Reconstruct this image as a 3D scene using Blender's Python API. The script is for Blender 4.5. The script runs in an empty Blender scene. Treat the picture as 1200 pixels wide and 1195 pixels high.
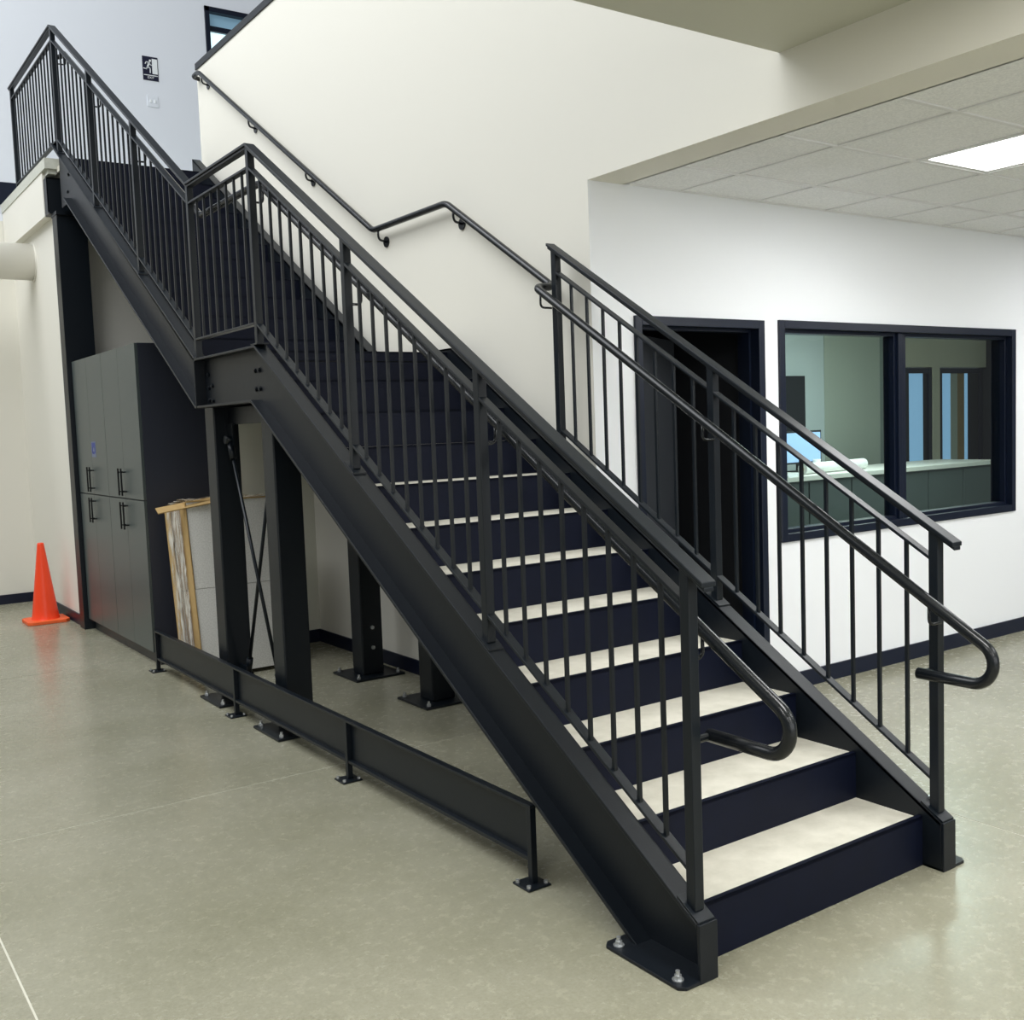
import bpy, bmesh, math, random
from mathutils import Vector, Matrix
random.seed(7)
SC = bpy.context.scene
COL = SC.collection

# ------------------------------------------------------------------ camera
cam_d = bpy.data.cameras.new('camera')
cam = bpy.data.objects.new('camera', cam_d)
COL.objects.link(cam)
RX = Vector((0.81885273, -0.5728467, -0.0364263))
UP = Vector((0.07520224, 0.04415147, 0.99619038))
FW = Vector((0.56905609, 0.81847255, -0.0792329))
m = Matrix((RX, UP, -FW)).transposed().to_4x4()
m.translation = Vector((-2.21299761, -2.19302358, 1.67975553))
cam.matrix_world = m
cam_d.sensor_fit = 'HORIZONTAL'
cam_d.sensor_width = 36.0
cam_d.lens = 36.0 * 1233.41540 / 1200.0
cam_d.clip_end = 200
SC.camera = cam

# ------------------------------------------------------------------ world, exposure
SC.view_settings.view_transform = 'Standard'
SC.view_settings.look = 'None'
SC.view_settings.gamma = 1.0
SC.view_settings.use_curve_mapping = False
SC.view_settings.exposure = 0.0
W_ = bpy.data.worlds.new('world'); SC.world = W_; W_.use_nodes = True
bg = W_.node_tree.nodes['Background']
bg.inputs['Color'].default_value = (0.90, 0.955, 1.0, 1)
bg.inputs['Strength'].default_value = 0.22

def area(name, loc, size, power, color=(1, 1, 1), rot=(0, 0, 0), sy=None):
    d = bpy.data.lights.new(name, 'AREA'); d.energy = power; d.color = color
    d.shape = 'RECTANGLE'; d.size = size; d.size_y = sy or size
    o = bpy.data.objects.new(name, d); COL.objects.link(o)
    o.location = loc; o.rotation_euler = rot
    return o

# high-bay daylight of the double height hall, from above and a little to the left
area('hall_daylight', (-4.2, 5.0, 9.4), 6.0, 980, (0.955, 0.98, 1.0), (0, math.radians(-27), 0), 10.0)
# storefront glazing behind the camera
area('storefront_daylight', (0.5, -8.8, 2.4), 11.0, 300, (0.98, 0.99, 1.0), (math.radians(86), 0, 0), 3.6)

# ------------------------------------------------------------------ materials
def mat(name, col, rough=0.5, metal=0.0, spec=0.5, noise=None, bump=None, alpha=None, emit=None):
    """noise=(scale, amount, second colour) mottles the colour; bump=(scale, strength)"""
    M = bpy.data.materials.new(name); M.use_nodes = True
    nt = M.node_tree; b = nt.nodes['Principled BSDF']
    b.inputs['Base Color'].default_value = (*col, 1)
    b.inputs['Roughness'].default_value = rough
    b.inputs['Metallic'].default_value = metal
    b.inputs['Specular IOR Level'].default_value = spec
    if noise or bump:
        tc = nt.nodes.new('ShaderNodeTexCoord')
    if noise:
        sc, amt, c2 = noise
        n = nt.nodes.new('ShaderNodeTexNoise'); n.inputs['Scale'].default_value = sc
        n.inputs['Detail'].default_value = 6; n.inputs['Roughness'].default_value = 0.6
        nt.links.new(tc.outputs['Object'], n.inputs['Vector'])
        r = nt.nodes.new('ShaderNodeValToRGB')
        r.color_ramp.elements[0].position = 0.5 - amt; r.color_ramp.elements[0].color = (*col, 1)
        r.color_ramp.elements[1].position = 0.5 + amt; r.color_ramp.elements[1].color = (*c2, 1)
        nt.links.new(n.outputs['Fac'], r.inputs['Fac'])
        nt.links.new(r.outputs['Color'], b.inputs['Base Color'])
    if bump:
        n2 = nt.nodes.new('ShaderNodeTexNoise'); n2.inputs['Scale'].default_value = bump[0]
        n2.inputs['Detail'].default_value = 3
        nt.links.new(tc.outputs['Object'], n2.inputs['Vector'])
        bp = nt.nodes.new('ShaderNodeBump'); bp.inputs['Strength'].default_value = bump[1]
        bp.inputs['Distance'].default_value = 0.002
        nt.links.new(n2.outputs['Fac'], bp.inputs['Height'])
        nt.links.new(bp.outputs['Normal'], b.inputs['Normal'])
    if emit:
        b.inputs['Emission Color'].default_value = (*emit[0], 1)
        b.inputs['Emission Strength'].default_value = emit[1]
    if alpha is not None:
        b.inputs['Alpha'].default_value = alpha
    return M

M_STEEL = mat('dark_painted_steel', (0.0036, 0.0066, 0.0105), 0.40, 0, 0.36, bump=(160, 0.10))
M_STRING = mat('stringer_steel', (0.0028, 0.0048, 0.0085), 0.42, 0, 0.34, noise=(6, 0.3, (0.0042, 0.007, 0.0105)), bump=(110, 0.12))
M_RISER = mat('riser_steel', (0.0018, 0.0034, 0.0110), 0.55, 0, 0.16, noise=(9, 0.35, (0.0028, 0.005, 0.017)))
M_RAIL = mat('handrail_steel', (0.0065, 0.0085, 0.0105), 0.26, 0, 0.42)
M_GALV = mat('zinc_bolt', (0.55, 0.57, 0.58), 0.35, 0.8, 0.5)
M_TREAD = mat('tread_concrete', (0.50, 0.48, 0.40), 0.7, 0, 0.35, noise=(9, 0.28, (0.70, 0.675, 0.585)), bump=(60, 0.3))
M_CREAM = mat('cream_wall_paint', (0.80, 0.78, 0.70), 0.62, 0, 0.3, bump=(45, 0.10))
M_WHITE = mat('white_wall_paint', (0.84, 0.86, 0.885), 0.6, 0, 0.3, bump=(45, 0.10))
M_UPPER = mat('upper_wall_paint', (0.80, 0.835, 0.895), 0.6, 0, 0.3, bump=(40, 0.08))
M_UNDERSHADE = mat('under_stair_paint', (0.66, 0.665, 0.58), 0.6, 0, 0.3, bump=(45, 0.10))  # cream wall paint with the under-stair shade put into its colour
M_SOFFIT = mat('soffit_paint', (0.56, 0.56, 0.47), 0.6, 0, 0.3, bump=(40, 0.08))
M_BASE = mat('rubber_base', (0.004, 0.008, 0.024), 0.42, 0, 0.35)
M_FRAME = mat('hollow_metal_frame', (0.003, 0.007, 0.020), 0.36, 0, 0.4)
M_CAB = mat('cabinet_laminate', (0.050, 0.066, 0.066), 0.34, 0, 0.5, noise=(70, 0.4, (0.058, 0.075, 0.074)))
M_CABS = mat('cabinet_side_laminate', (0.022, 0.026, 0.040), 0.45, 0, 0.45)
M_HAND = mat('handle_black', (0.006, 0.007, 0.008), 0.3, 0.3, 0.5)
M_CONE = mat('orange_plastic', (0.95, 0.065, 0.012), 0.38, 0, 0.5)
M_CONE2 = mat('orange_rubber', (0.88, 0.13, 0.03), 0.5, 0, 0.4)
M_SLAB = mat('raw_concrete_edge', (0.50, 0.51, 0.45), 0.85, 0, 0.3, noise=(30, 0.3, (0.62, 0.63, 0.56)), bump=(80, 0.5))
M_CARD = mat('cardboard', (0.44, 0.29, 0.12), 0.8, 0, 0.2, noise=(25, 0.3, (0.52, 0.36, 0.16)))
M_TILE = mat('ceiling_tile', (0.84, 0.85, 0.86), 0.9, 0, 0.2, noise=(95, 0.10, (0.95, 0.955, 0.96)), bump=(140, 0.9))
M_PTILE = mat('packed_tile', (0.74, 0.73, 0.68), 0.9, 0, 0.2, noise=(110, 0.10, (0.88, 0.87, 0.82)), bump=(120, 0.8))
M_TEDGE = mat('packed_tile_edge', (0.33, 0.24, 0.16), 0.9, 0, 0.2)
M_GRID = mat('ceiling_grid', (0.80, 0.80, 0.80), 0.4, 0, 0.4)
M_LENS = mat('light_lens', (1, 1, 1), 0.4, emit=((1.0, 1.0, 0.98), 9.0))
M_DUCT = mat('duct_paint', (0.84, 0.82, 0.75), 0.45, 0, 0.4)
M_COUNT = mat('counter_top', (0.80, 0.79, 0.74), 0.4, 0, 0.5)
M_CFRONT = mat('counter_front', (0.085, 0.105, 0.105), 0.5)
M_ROOMW = mat('room_wall_paint', (0.48, 0.52, 0.45), 0.6)
M_ROOMH = mat('room_header_paint', (0.66, 0.63, 0.50), 0.6)
M_ROOML = mat('room_pale_paint', (0.62, 0.69, 0.70), 0.6)
M_ROOMD = mat('room_grey_paint', (0.24, 0.29, 0.27), 0.6)
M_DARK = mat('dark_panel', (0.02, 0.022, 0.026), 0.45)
M_LEAF = mat('door_leaf_paint', (0.026, 0.030, 0.036), 0.5)
M_WOOD = mat('oak_door', (0.30, 0.20, 0.09), 0.5, noise=(14, 0.3, (0.38, 0.26, 0.12)))
M_DAYREFL = mat('daylight_pane', (0.3, 0.5, 0.7), 0.2, emit=((0.30, 0.52, 0.80), 0.6))  # glow imitates daylight reflected in the window glass
M_SKY = mat('sky_pane', (0.6, 0.8, 0.9), 0.2, emit=((0.66, 0.92, 1.0), 1.25))
M_BLIND = mat('blue_blind', (0.22, 0.36, 0.46), 0.5, emit=((0.22, 0.40, 0.55), 0.35))
M_PAPER = mat('paper', (0.82, 0.82, 0.80), 0.7)
M_SCREEN = mat('monitor_screen', (0.3, 0.45, 0.75), 0.3, emit=((0.42, 0.58, 0.85), 0.55))
M_SIGN = mat('sign_navy', (0.010, 0.012, 0.035), 0.35)
M_SIGNW = mat('sign_white', (0.85, 0.88, 0.90), 0.4)
M_PLATE = mat('switch_plastic', (0.80, 0.84, 0.90), 0.4)
M_STICK = mat('sticker_blue', (0.03, 0.05, 0.26), 0.5)
M_STICKW = mat('sticker_pale', (0.14, 0.17, 0.26), 0.5)
M_GROUT = mat('joint_filler', (0.62, 0.61, 0.52), 0.8)

# polished concrete: mottled grey-beige with aggregate speckle and cloudy gloss
M_FLOOR = bpy.data.materials.new('polished_concrete'); M_FLOOR.use_nodes = True
nt = M_FLOOR.node_tree; b = nt.nodes['Principled BSDF']
tc = nt.nodes.new('ShaderNodeTexCoord')
def _noise(sc, det=6, ro=0.6):
    n = nt.nodes.new('ShaderNodeTexNoise'); n.inputs['Scale'].default_value = sc
    n.inputs['Detail'].default_value = det; n.inputs['Roughness'].default_value = ro
    nt.links.new(tc.outputs['Object'], n.inputs['Vector']); return n
n1 = _noise(1.1); n2 = _noise(20, 8, 0.72); n3 = _noise(85, 3, 0.7)
r1 = nt.nodes.new('ShaderNodeValToRGB'); e = r1.color_ramp.elements
e[0].position = 0.25; e[0].color = (0.250, 0.243, 0.172, 1)
e[1].position = 0.75; e[1].color = (0.365, 0.352, 0.276, 1)
nt.links.new(n1.outputs['Fac'], r1.inputs['Fac'])
r2 = nt.nodes.new('ShaderNodeValToRGB'); e = r2.color_ramp.elements
e[0].position = 0.25; e[0].color = (0.86, 0.86, 0.85, 1); e[1].position = 0.75; e[1].color = (1.08, 1.08, 1.08, 1)
nt.links.new(n2.outputs['Fac'], r2.inputs['Fac'])
r3 = nt.nodes.new('ShaderNodeValToRGB'); e = r3.color_ramp.elements
e[0].position = 0.36; e[0].color = (0.86, 0.86, 0.84, 1); e[1].position = 0.70; e[1].color = (1.14, 1.14, 1.14, 1)
nt.links.new(n3.outputs['Fac'], r3.inputs['Fac'])
def _mul(a, c):
    x = nt.nodes.new('ShaderNodeMix'); x.data_type = 'RGBA'; x.blend_type = 'MULTIPLY'
    x.inputs[0].default_value = 1.0
    nt.links.new(a, x.inputs[6]); nt.links.new(c, x.inputs[7]); return x.outputs[2]
nt.links.new(_mul(_mul(r1.outputs['Color'], r2.outputs['Color']), r3.outputs['Color']), b.inputs['Base Color'])
rr = nt.nodes.new('ShaderNodeMapRange'); rr.inputs['To Min'].default_value = 0.16; rr.inputs['To Max'].default_value = 0.36
nt.links.new(n2.outputs['Fac'], rr.inputs['Value']); nt.links.new(rr.outputs['Result'], b.inputs['Roughness'])
b.inputs['Specular IOR Level'].default_value = 0.5
bb = nt.nodes.new('ShaderNodeBump'); bb.inputs['Strength'].default_value = 0.05; bb.inputs['Distance'].default_value = 0.002
nt.links.new(n3.outputs['Fac'], bb.inputs['Height']); nt.links.new(bb.outputs['Normal'], b.inputs['Normal'])

# glass panes: thin architectural glass
def glass(name, rough=0.0, wav=0.0, tint=(0.93, 0.97, 0.96)):
    M = bpy.data.materials.new(name); M.use_nodes = True
    n = M.node_tree; n.nodes.clear()
    out = n.nodes.new('ShaderNodeOutputMaterial'); mix = n.nodes.new('ShaderNodeMixShader')
    tr = n.nodes.new('ShaderNodeBsdfTransparent'); tr.inputs['Color'].default_value = (*tint, 1)
    gl = n.nodes.new('ShaderNodeBsdfGlossy'); gl.inputs['Roughness'].default_value = rough
    fr = n.nodes.new('ShaderNodeFresnel'); fr.inputs['IOR'].default_value = 1.45
    ge = n.nodes.new('ShaderNodeNewGeometry'); mt = n.nodes.new('ShaderNodeMath'); mt.operation = 'SUBTRACT'; mt.inputs[0].default_value = 1.0
    mu = n.nodes.new('ShaderNodeMath'); mu.operation = 'MULTIPLY'
    n.links.new(ge.outputs['Backfacing'], mt.inputs[1]); n.links.new(mt.outputs[0], mu.inputs[0]); n.links.new(fr.outputs[0], mu.inputs[1])
    n.links.new(mu.outputs[0], mix.inputs[0]); n.links.new(tr.outputs[0], mix.inputs[1])
    n.links.new(gl.outputs[0], mix.inputs[2]); n.links.new(mix.outputs[0], out.inputs[0])
    if wav:
        t = n.nodes.new('ShaderNodeTexCoord'); no = n.nodes.new('ShaderNodeTexNoise'); no.inputs['Scale'].default_value = 1.5
        bu = n.nodes.new('ShaderNodeBump'); bu.inputs['Strength'].default_value = wav; bu.inputs['Distance'].default_value = 0.05
        n.links.new(t.outputs['Object'], no.inputs['Vector']); n.links.new(no.outputs['Fac'], bu.inputs['Height'])
        n.links.new(bu.outputs[0], gl.inputs['Normal'])
    return M
M_GLASS = glass('window_glass', 0.01, 0.15, (0.80, 0.88, 0.87))
M_WRAP = mat('plastic_wrap', (0.80, 0.78, 0.70), 0.22, 0, 0.6, alpha=0.36)
nt = M_WRAP.node_tree
_t = nt.nodes.new('ShaderNodeTexCoord'); _n = nt.nodes.new('ShaderNodeTexNoise'); _n.inputs['Scale'].default_value = 7
_mp = nt.nodes.new('ShaderNodeMapping'); _mp.inputs['Scale'].default_value = (1, 3.0, 0.8); _mp.inputs['Rotation'].default_value = (0.5, 0, 0)
_r = nt.nodes.new('ShaderNodeMapRange'); _r.inputs['From Min'].default_value = 0.42; _r.inputs['From Max'].default_value = 0.66
_r.inputs['To Min'].default_value = 0.12; _r.inputs['To Max'].default_value = 0.85
nt.links.new(_t.outputs['Object'], _mp.inputs[0]); nt.links.new(_mp.outputs[0], _n.inputs['Vector'])
nt.links.new(_n.outputs['Fac'], _r.inputs['Value']); nt.links.new(_r.outputs[0], nt.nodes['Principled BSDF'].inputs['Alpha'])

# ------------------------------------------------------------------ helpers
def link(name, me, m_, parent=None, loc=None):
    o = bpy.data.objects.new(name, me); COL.objects.link(o)
    if m_ and not me.materials: me.materials.append(m_)
    if parent: o.parent = parent
    if loc is not None: o.location = loc
    return o

class MB:
    def __init__(s): s.v = []; s.f = []; s.smooth = False
    def add(s, vs, fs):
        n = len(s.v); s.v += [tuple(p) for p in vs]; s.f += [tuple(i + n for i in f) for f in fs]; return s
    def box(s, x0, x1, y0, y1, z0, z1):
        return s.add([(x0,y0,z0),(x1,y0,z0),(x1,y1,z0),(x0,y1,z0),(x0,y0,z1),(x1,y0,z1),(x1,y1,z1),(x0,y1,z1)],
                     [(0,3,2,1),(4,5,6,7),(0,1,5,4),(1,2,6,5),(2,3,7,6),(3,0,4,7)])
    def prism_x(s, poly, x0, x1):          # poly of (y, z), extruded along x
        n = len(poly)
        return s.add([(x0, y, z) for y, z in poly] + [(x1, y, z) for y, z in poly],
                     [tuple(range(n))[::-1], tuple(range(n, 2*n))] + [(i, (i+1) % n, n+(i+1) % n, n+i) for i in range(n)])
    def prism_z(s, poly, z0, z1):
        n = len(poly)
        return s.add([(x, y, z0) for x, y in poly] + [(x, y, z1) for x, y in poly],
                     [tuple(range(n))[::-1], tuple(range(n, 2*n))] + [(i, (i+1) % n, n+(i+1) % n, n+i) for i in range(n)])
    def prism_y(s, poly, y0, y1):          # poly of (x, z)
        n = len(poly)
        return s.add([(x, y0, z) for x, z in poly] + [(x, y1, z) for x, z in poly],
                     [tuple(range(n)), tuple(range(n, 2*n))[::-1]] + [(i, n+i, n+(i+1) % n, (i+1) % n) for i in range(n)])
    def cyl(s, p, q, r, n=16, r2=None):
        p = Vector(p); q = Vector(q); d = (q - p).normalized(); r2 = r if r2 is None else r2
        a = d.orthogonal().normalized(); c = d.cross(a)
        ring = lambda o, rad: [o + rad*(math.cos(2*math.pi*i/n)*a + math.sin(2*math.pi*i/n)*c) for i in range(n)]
        return s.add(ring(p, r) + ring(q, r2), [tuple(range(n))[::-1], tuple(range(n, 2*n))] + [(i, (i+1) % n, n+(i+1) % n, n+i) for i in range(n)])
    def tube(s, pts, r, n=14):
        pts = [Vector(p) for p in pts]; T = []
        for i in range(len(pts)):
            a = pts[max(i-1, 0)]; c = pts[min(i+1, len(pts)-1)]; T.append((c-a).normalized())
        u = T[0].orthogonal().normalized(); vs = []
        for i, p in enumerate(pts):
            u = (u - u.dot(T[i])*T[i]).normalized(); w = T[i].cross(u)
            for k in range(n):
                t = 2*math.pi*k/n; vs.append(p + r*(math.cos(t)*u + math.sin(t)*w))
        fs = [tuple(range(n))[::-1], tuple(range((len(pts)-1)*n, len(pts)*n))]
        for i in range(len(pts)-1):
            for k in range(n):
                k2 = (k+1) % n; fs.append((i*n+k, i*n+k2, (i+1)*n+k2, (i+1)*n+k))
        s.smooth = True
        return s.add(vs, fs)
    def mesh(s, name):
        me = bpy.data.meshes.new(name); me.from_pydata(s.v, [], s.f)
        bm = bmesh.new(); bm.from_mesh(me); bmesh.ops.recalc_face_normals(bm, faces=bm.faces); bm.to_mesh(me); bm.free()
        if s.smooth:
            for p in me.polygons: p.use_smooth = len(p.vertices) <= 4
        return me
    def build(s, name, m_, parent=None, loc=None, bev=0.0):
        me = s.mesh(name); o = link(name, me, m_, parent, loc)
        if bev:
            md = o.modifiers.new('bevel', 'BEVEL'); md.width = bev; md.segments = 2; md.limit_method = 'ANGLE'; md.angle_limit = math.radians(40)
        return o

def fillet(pts, rad, n=7):
    """round the corners of a polyline"""
    pts = [Vector(p) for p in pts]; out = [pts[0]]
    for i in range(1, len(pts)-1):
        a, p, c = pts[i-1], pts[i], pts[i+1]
        r = rad[i-1] if isinstance(rad, (list, tuple)) else rad
        d1 = (a-p); d2 = (c-p); L = min(r, d1.length*0.48, d2.length*0.48)
        A = p + d1.normalized()*L; B = p + d2.normalized()*L
        for k in range(n+1):
            t = k/n; out.append((1-t)**2*A + 2*t*(1-t)*p + t*t*B)
    out.append(pts[-1]); return out

def thing(name, label, cat, loc=(0, 0, 0), group=None):
    o = bpy.data.objects.new(name, None); COL.objects.link(o); o.location = loc
    o.empty_display_size = 0.1
    return tag(o, label, cat, group)
def tag(o, label, cat, group=None):
    o['label'] = label; o['category'] = cat
    if group: o['group'] = group
    return o
def struct(o, label=None):
    o['kind'] = 'structure'
    if label: o['label'] = label
    return o

# ------------------------------------------------------------------ stair geometry (metres)
H = 0.178; R = 0.292; SL = H / R
WID = 1.1624; FL = 0.075; Y1 = 0.0756
YK1 = 3.248; YK2 = 4.2287; YTOP = 7.442; Y2 = 4.522
ZL = 12 * H                               # landing 2.136
ZTOPF = 23 * H                            # upper floor 4.094
ftop = lambda y: 0.183 + SL*y             # stringer top, lower flight
ftop2 = lambda y: 2.176 + SL*(y - 4.24)   # upper flight
ZLT, ZLB = 2.1627, 1.860
DV = 0.357                                # vertical depth of a sloped stringer

# ================================================================== SETTING
WALLY = 2.08; CX = 1.305
# floor: slabs with filled saw joints
fl = struct(MB().box(-12, 14, -9, 12, -0.12, -0.0012).build('floor', M_GROUT), 'polished grey-beige concrete floor cut into large slabs')
xs = [-12, -8.53, -5.12, -1.71, 1.70, 5.11, 8.52, 14]; ys = [-9, -7.6, -4.19, -0.78, 2.63, 6.04, 9.45, 12]
for i in range(len(xs)-1):
    for j in range(len(ys)-1):
        g = 0.0034
        MB().box(xs[i]+g, xs[i+1]-g, ys[j]+g, ys[j+1]-g, -0.05, 0.0).build('floor_slab', M_FLOOR, fl)

# stair-side wall (cream), plus lower set-back strip under the stair
struct(MB().box(CX, CX+0.14, 2.081, 7.80, 0, 5.125).build('wall_stair', M_CREAM), 'tall cream wall beside the stair')
struct(MB().box(CX, CX+0.14, -7, 2.081, 2.945, 5.125).build('wall_bulkhead', M_CREAM), 'cream bulkhead above the lowered ceiling')
struct(MB().box(CX-0.012, CX+0.152, -7, 7.812, 5.125, 5.185).build('trim_1', M_STEEL, bev=0.003), 'dark metal cap on the cream half wall')
struct(MB().box(CX, CX+0.25, -7, 2.08, 2.925, 2.945).build('trim_2', M_CREAM), 'plain border strip of the lowered ceiling')
# jog wall beside the cabinets
struct(MB().box(0.64, CX, 5.65, 5.77, 0, 2.60).build('wall_back', M_UNDERSHADE), 'pale wall behind the stair legs')
struct(MB().box(0.64, CX-0.012, 5.638, 5.65, 0, 0.10).build('baseboard_back', M_BASE))
struct(MB().box(CX-0.012, CX, 2.08, 5.65, 0, 0.10).build('baseboard_under_stair', M_BASE))
# wall beyond the cabinets under the upper floor
struct(MB().box(0.0, 1.44, 7.91, 8.02, 0, 3.69).build('wall_inner', M_CREAM), 'cream wall above the cabinets')
struct(MB().box(-0.02, 0.10, 7.90, 9.9499, 0, 3.69).build('wall_left', M_CREAM), 'cream wall behind the traffic cone')
struct(MB().box(-0.034, -0.02, 7.90, 9.95, 0, 0.10).build('baseboard_left', M_BASE))
# far wall, two storeys
struct(MB().box(-9, -0.02, 9.95, 10.45, 0, 4.0).build('wall_far_lower', M_CREAM), 'cream far wall on the ground floor')
fw = MB()
wx0, wx1, wz0, wz1 = 2.19, 3.9, 5.2, 6.605
fw.box(-9, wx0, 9.95, 10.45, 4.0, 8.2).box(wx1, 9, 9.95, 10.45, 4.0, 8.2).box(wx0, wx1, 9.95, 10.45, 4.0, wz0).box(wx0, wx1, 9.95, 10.45, wz1, 8.2)
struct(fw.build('wall_far_upper', M_UPPER), 'pale blue-white wall of the upper floor')
struct(MB().box(-9, -0.034, 9.938, 9.95, 0, 0.10).build('baseboard_far', M_BASE))
struct(MB().box(-0.3, 9, 9.938, 9.95, 4.17, 4.40).build('baseboard_upper', M_BASE))
# upper floor: slab with raw concrete edge, fascia
struct(MB().box(-0.10, 9, 7.80, 9.94, 4.075, 4.165).build('floor_upper', M_SLAB), 'upper floor slab with a rough concrete edge')
struct(MB().box(-0.092, 0.14, 7.97, 9.94, 3.69, 4.075).build('trim_3', M_CREAM), 'cream fascia under the upper floor edge')
struct(MB().box(-0.07, 0.0, 7.82, 7.97, 4.035, 4.075).build('trim_4', M_SLAB))
# window in the far upper wall
w2 = MB(); f = 0.055
w2.box(wx0, wx1, 9.93, 10.07, wz1-f, wz1).box(wx0, wx1, 9.93, 10.07, wz0, wz0+f)
w2.box(wx0, wx0+f, 9.93, 10.07, wz0, wz1).box(wx1-f, wx1, 9.93, 10.07, wz0, wz1)
w2.box(wx0, wx1, 9.97, 10.07, wz1-0.26, wz1-0.20)
wo = struct(w2.build('window_2', M_FRAME, bev=0.003), 'dark framed window high on the upper floor wall')
MB().box(wx0+f, wx1-f, 10.01, 10.02, wz0+f, wz1-0.26).build('pane', M_SKY, wo)
MB().box(wx0+f, wx1-f, 10.01, 10.02, wz1-0.20, wz1-f).build('transom_pane', M_BLIND, wo)

# white partition with door and window
dx0, dx1, dz = 1.592, 2.603, 2.245
ox0, ox1, oz0, oz1 = 2.731, 5.307, 0.918, 2.252
wl = MB()
wl.box(CX+0.001, dx0+0.03, WALLY, WALLY+0.14, 0, 2.99).box(dx0+0.03, dx1-0.03, WALLY, WALLY+0.14, dz-0.03, 2.99)
wl.box(dx1-0.03, ox0+0.03, WALLY, WALLY+0.14, 0, 2.99).box(ox0+0.03, ox1-0.03, WALLY, WALLY+0.14, oz1-0.03, 2.99)
wl.box(ox0+0.03, ox1-0.03, WALLY, WALLY+0.14, 0, oz0+0.03).box(ox1-0.03, 13, WALLY, WALLY+0.14, 0, 2.99)
struct(wl.build('wall_front', M_WHITE), 'bright white partition with the door and window')
struct(MB().box(CX, 1.592, WALLY-0.012, WALLY, 0, 0.102).box(2.603, 13, WALLY-0.012, WALLY, 0, 0.102).build('baseboard_front', M_BASE), 'navy base strip of the white partition')

def frame(mb, x0, x1, z0, z1, w, y0, y1, bottom=True):
    mb.box(x0, x0+w, y0, y1, z0, z1).box(x1-w, x1, y0, y1, z0, z1).box(x0+w, x1-w, y0, y1, z1-w, z1)
    if bottom: mb.box(x0+w, x1-w, y0, y1, z0, z0+w)
    return mb
# window_1
w1 = struct(frame(MB(), ox0, ox1, oz0, oz1, 0.05, WALLY-0.016, WALLY+0.156).build('window_1', M_FRAME, bev=0.003), 'two-pane interior window in a dark metal frame')
MB().box(3.925, 3.965, WALLY+0.01, WALLY+0.13, oz0+0.05, oz1-0.05).box(3.965, 4.01, WALLY+0.03, WALLY+0.11, oz0+0.05, oz1-0.05).build('mullion', M_FRAME, w1, bev=0.002)
for a, c in ((ox0+0.05, 3.925), (4.01, ox1-0.05)):
    frame(MB(), a, c, oz0+0.05, oz1-0.05, 0.022, WALLY+0.03, WALLY+0.11).build('glazing_bead', M_FRAME, w1, bev=0.002)
    MB().box(a+0.015, c-0.015, WALLY+0.066, WALLY+0.074, oz0+0.065, oz1-0.065).build('pane', M_GLASS, w1)
# door_1
d1 = struct(frame(MB(), dx0, dx1, 0.0, dz, 0.05, WALLY-0.016, WALLY+0.156, bottom=False).build('door_1', M_FRAME, bev=0.003), 'dark door standing ajar in a navy metal frame')
frame(MB(), dx0+0.05, dx1-0.05, 0.0, dz-0.05, 0.016, WALLY+0.05, WALLY+0.11, bottom=False).build('door_stop', M_FRAME, d1)
lf = MB().box(0, 0.895, 0, 0.045, 0.012, 2.17).build('door_leaf', M_LEAF, d1, loc=(dx0+0.056, WALLY+0.115, 0), bev=0.002)
lf.rotation_euler = (0, 0, math.radians(30))

# unlit room behind the door, shade put into its wall colour; office behind the window
rm = MB()
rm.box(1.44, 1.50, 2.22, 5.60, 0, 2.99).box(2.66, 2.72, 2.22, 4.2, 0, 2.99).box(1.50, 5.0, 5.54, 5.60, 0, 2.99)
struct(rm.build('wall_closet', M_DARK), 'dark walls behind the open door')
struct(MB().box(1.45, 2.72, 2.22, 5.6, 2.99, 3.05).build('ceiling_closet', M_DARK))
rw = MB()
rw.box(8.07, 9.13, 5.99, 6.12, 0, 2.99)                         # office back wall (green-grey)
struct(rw.build('wall_office', M_ROOMW), 'grey-green office wall seen through the window')
struct(MB().box(5.0, 8.07, 6.0, 6.12, 0, 2.99).build('wall_office_left', M_ROOML), 'paler left part of the office wall')
struct(MB().box(9.13, 9.55, 6.0, 6.12, 0, 2.99).build('wall_office_pier', M_ROOMD), 'darker pier beside the office doors')
struct(MB().box(9.55, 11.5, 6.0, 6.12, 2.25, 2.99).box(10.26, 10.42, 6.0, 6.12, 0, 2.25).box(9.55, 9.60, 6.0, 6.12, 0, 2.25)
       .build('wall_office_doors', M_ROOMH), 'cream office wall around the glazed doors')  # cream wall mirrored in the window glass, modelled as solid wall
struct(MB().box(11.5, 13, 5.7, 6.12, 0, 2.99).build('wall_office_end', M_DARK), 'dark end wall of the office')
struct(MB().box(2.72, 13, 2.22, 6.12, 2.99, 3.05).build('ceiling_office', M_ROOMH))
def reflected_door(name, x0, x1, cols):  # doors mirrored in the window glass, modelled as solid doors behind it
    fr = frame(MB(), x0, x1, 0.0, 2.24, 0.07, 6.01, 6.09).build(name, M_FRAME, bev=0.003)
    struct(fr, 'dark framed glazed office door')
    for a, c, mm, nm in cols:
        MB().box(a, c, 6.04, 6.05, 0.07, 2.17).build(nm, mm, fr)
    return fr
reflected_door('door_2', 9.60, 10.26, [(9.67, 9.80, M_DARK, 'pane'), (9.80, 10.10, M_DAYREFL, 'pane'), (10.10, 10.19, M_DARK, 'pane')])
reflected_door('door_3', 10.42, 11.44, [(10.49, 10.72, M_DAYREFL, 'pane'), (10.72, 10.88, M_ROOMW, 'pane'), (10.88, 11.04, M_WOOD, 'wood_panel'),
                                     (11.04, 11.12, M_DAYREFL, 'pane'), (11.12, 11.37, M_DARK, 'pane')])
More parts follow.
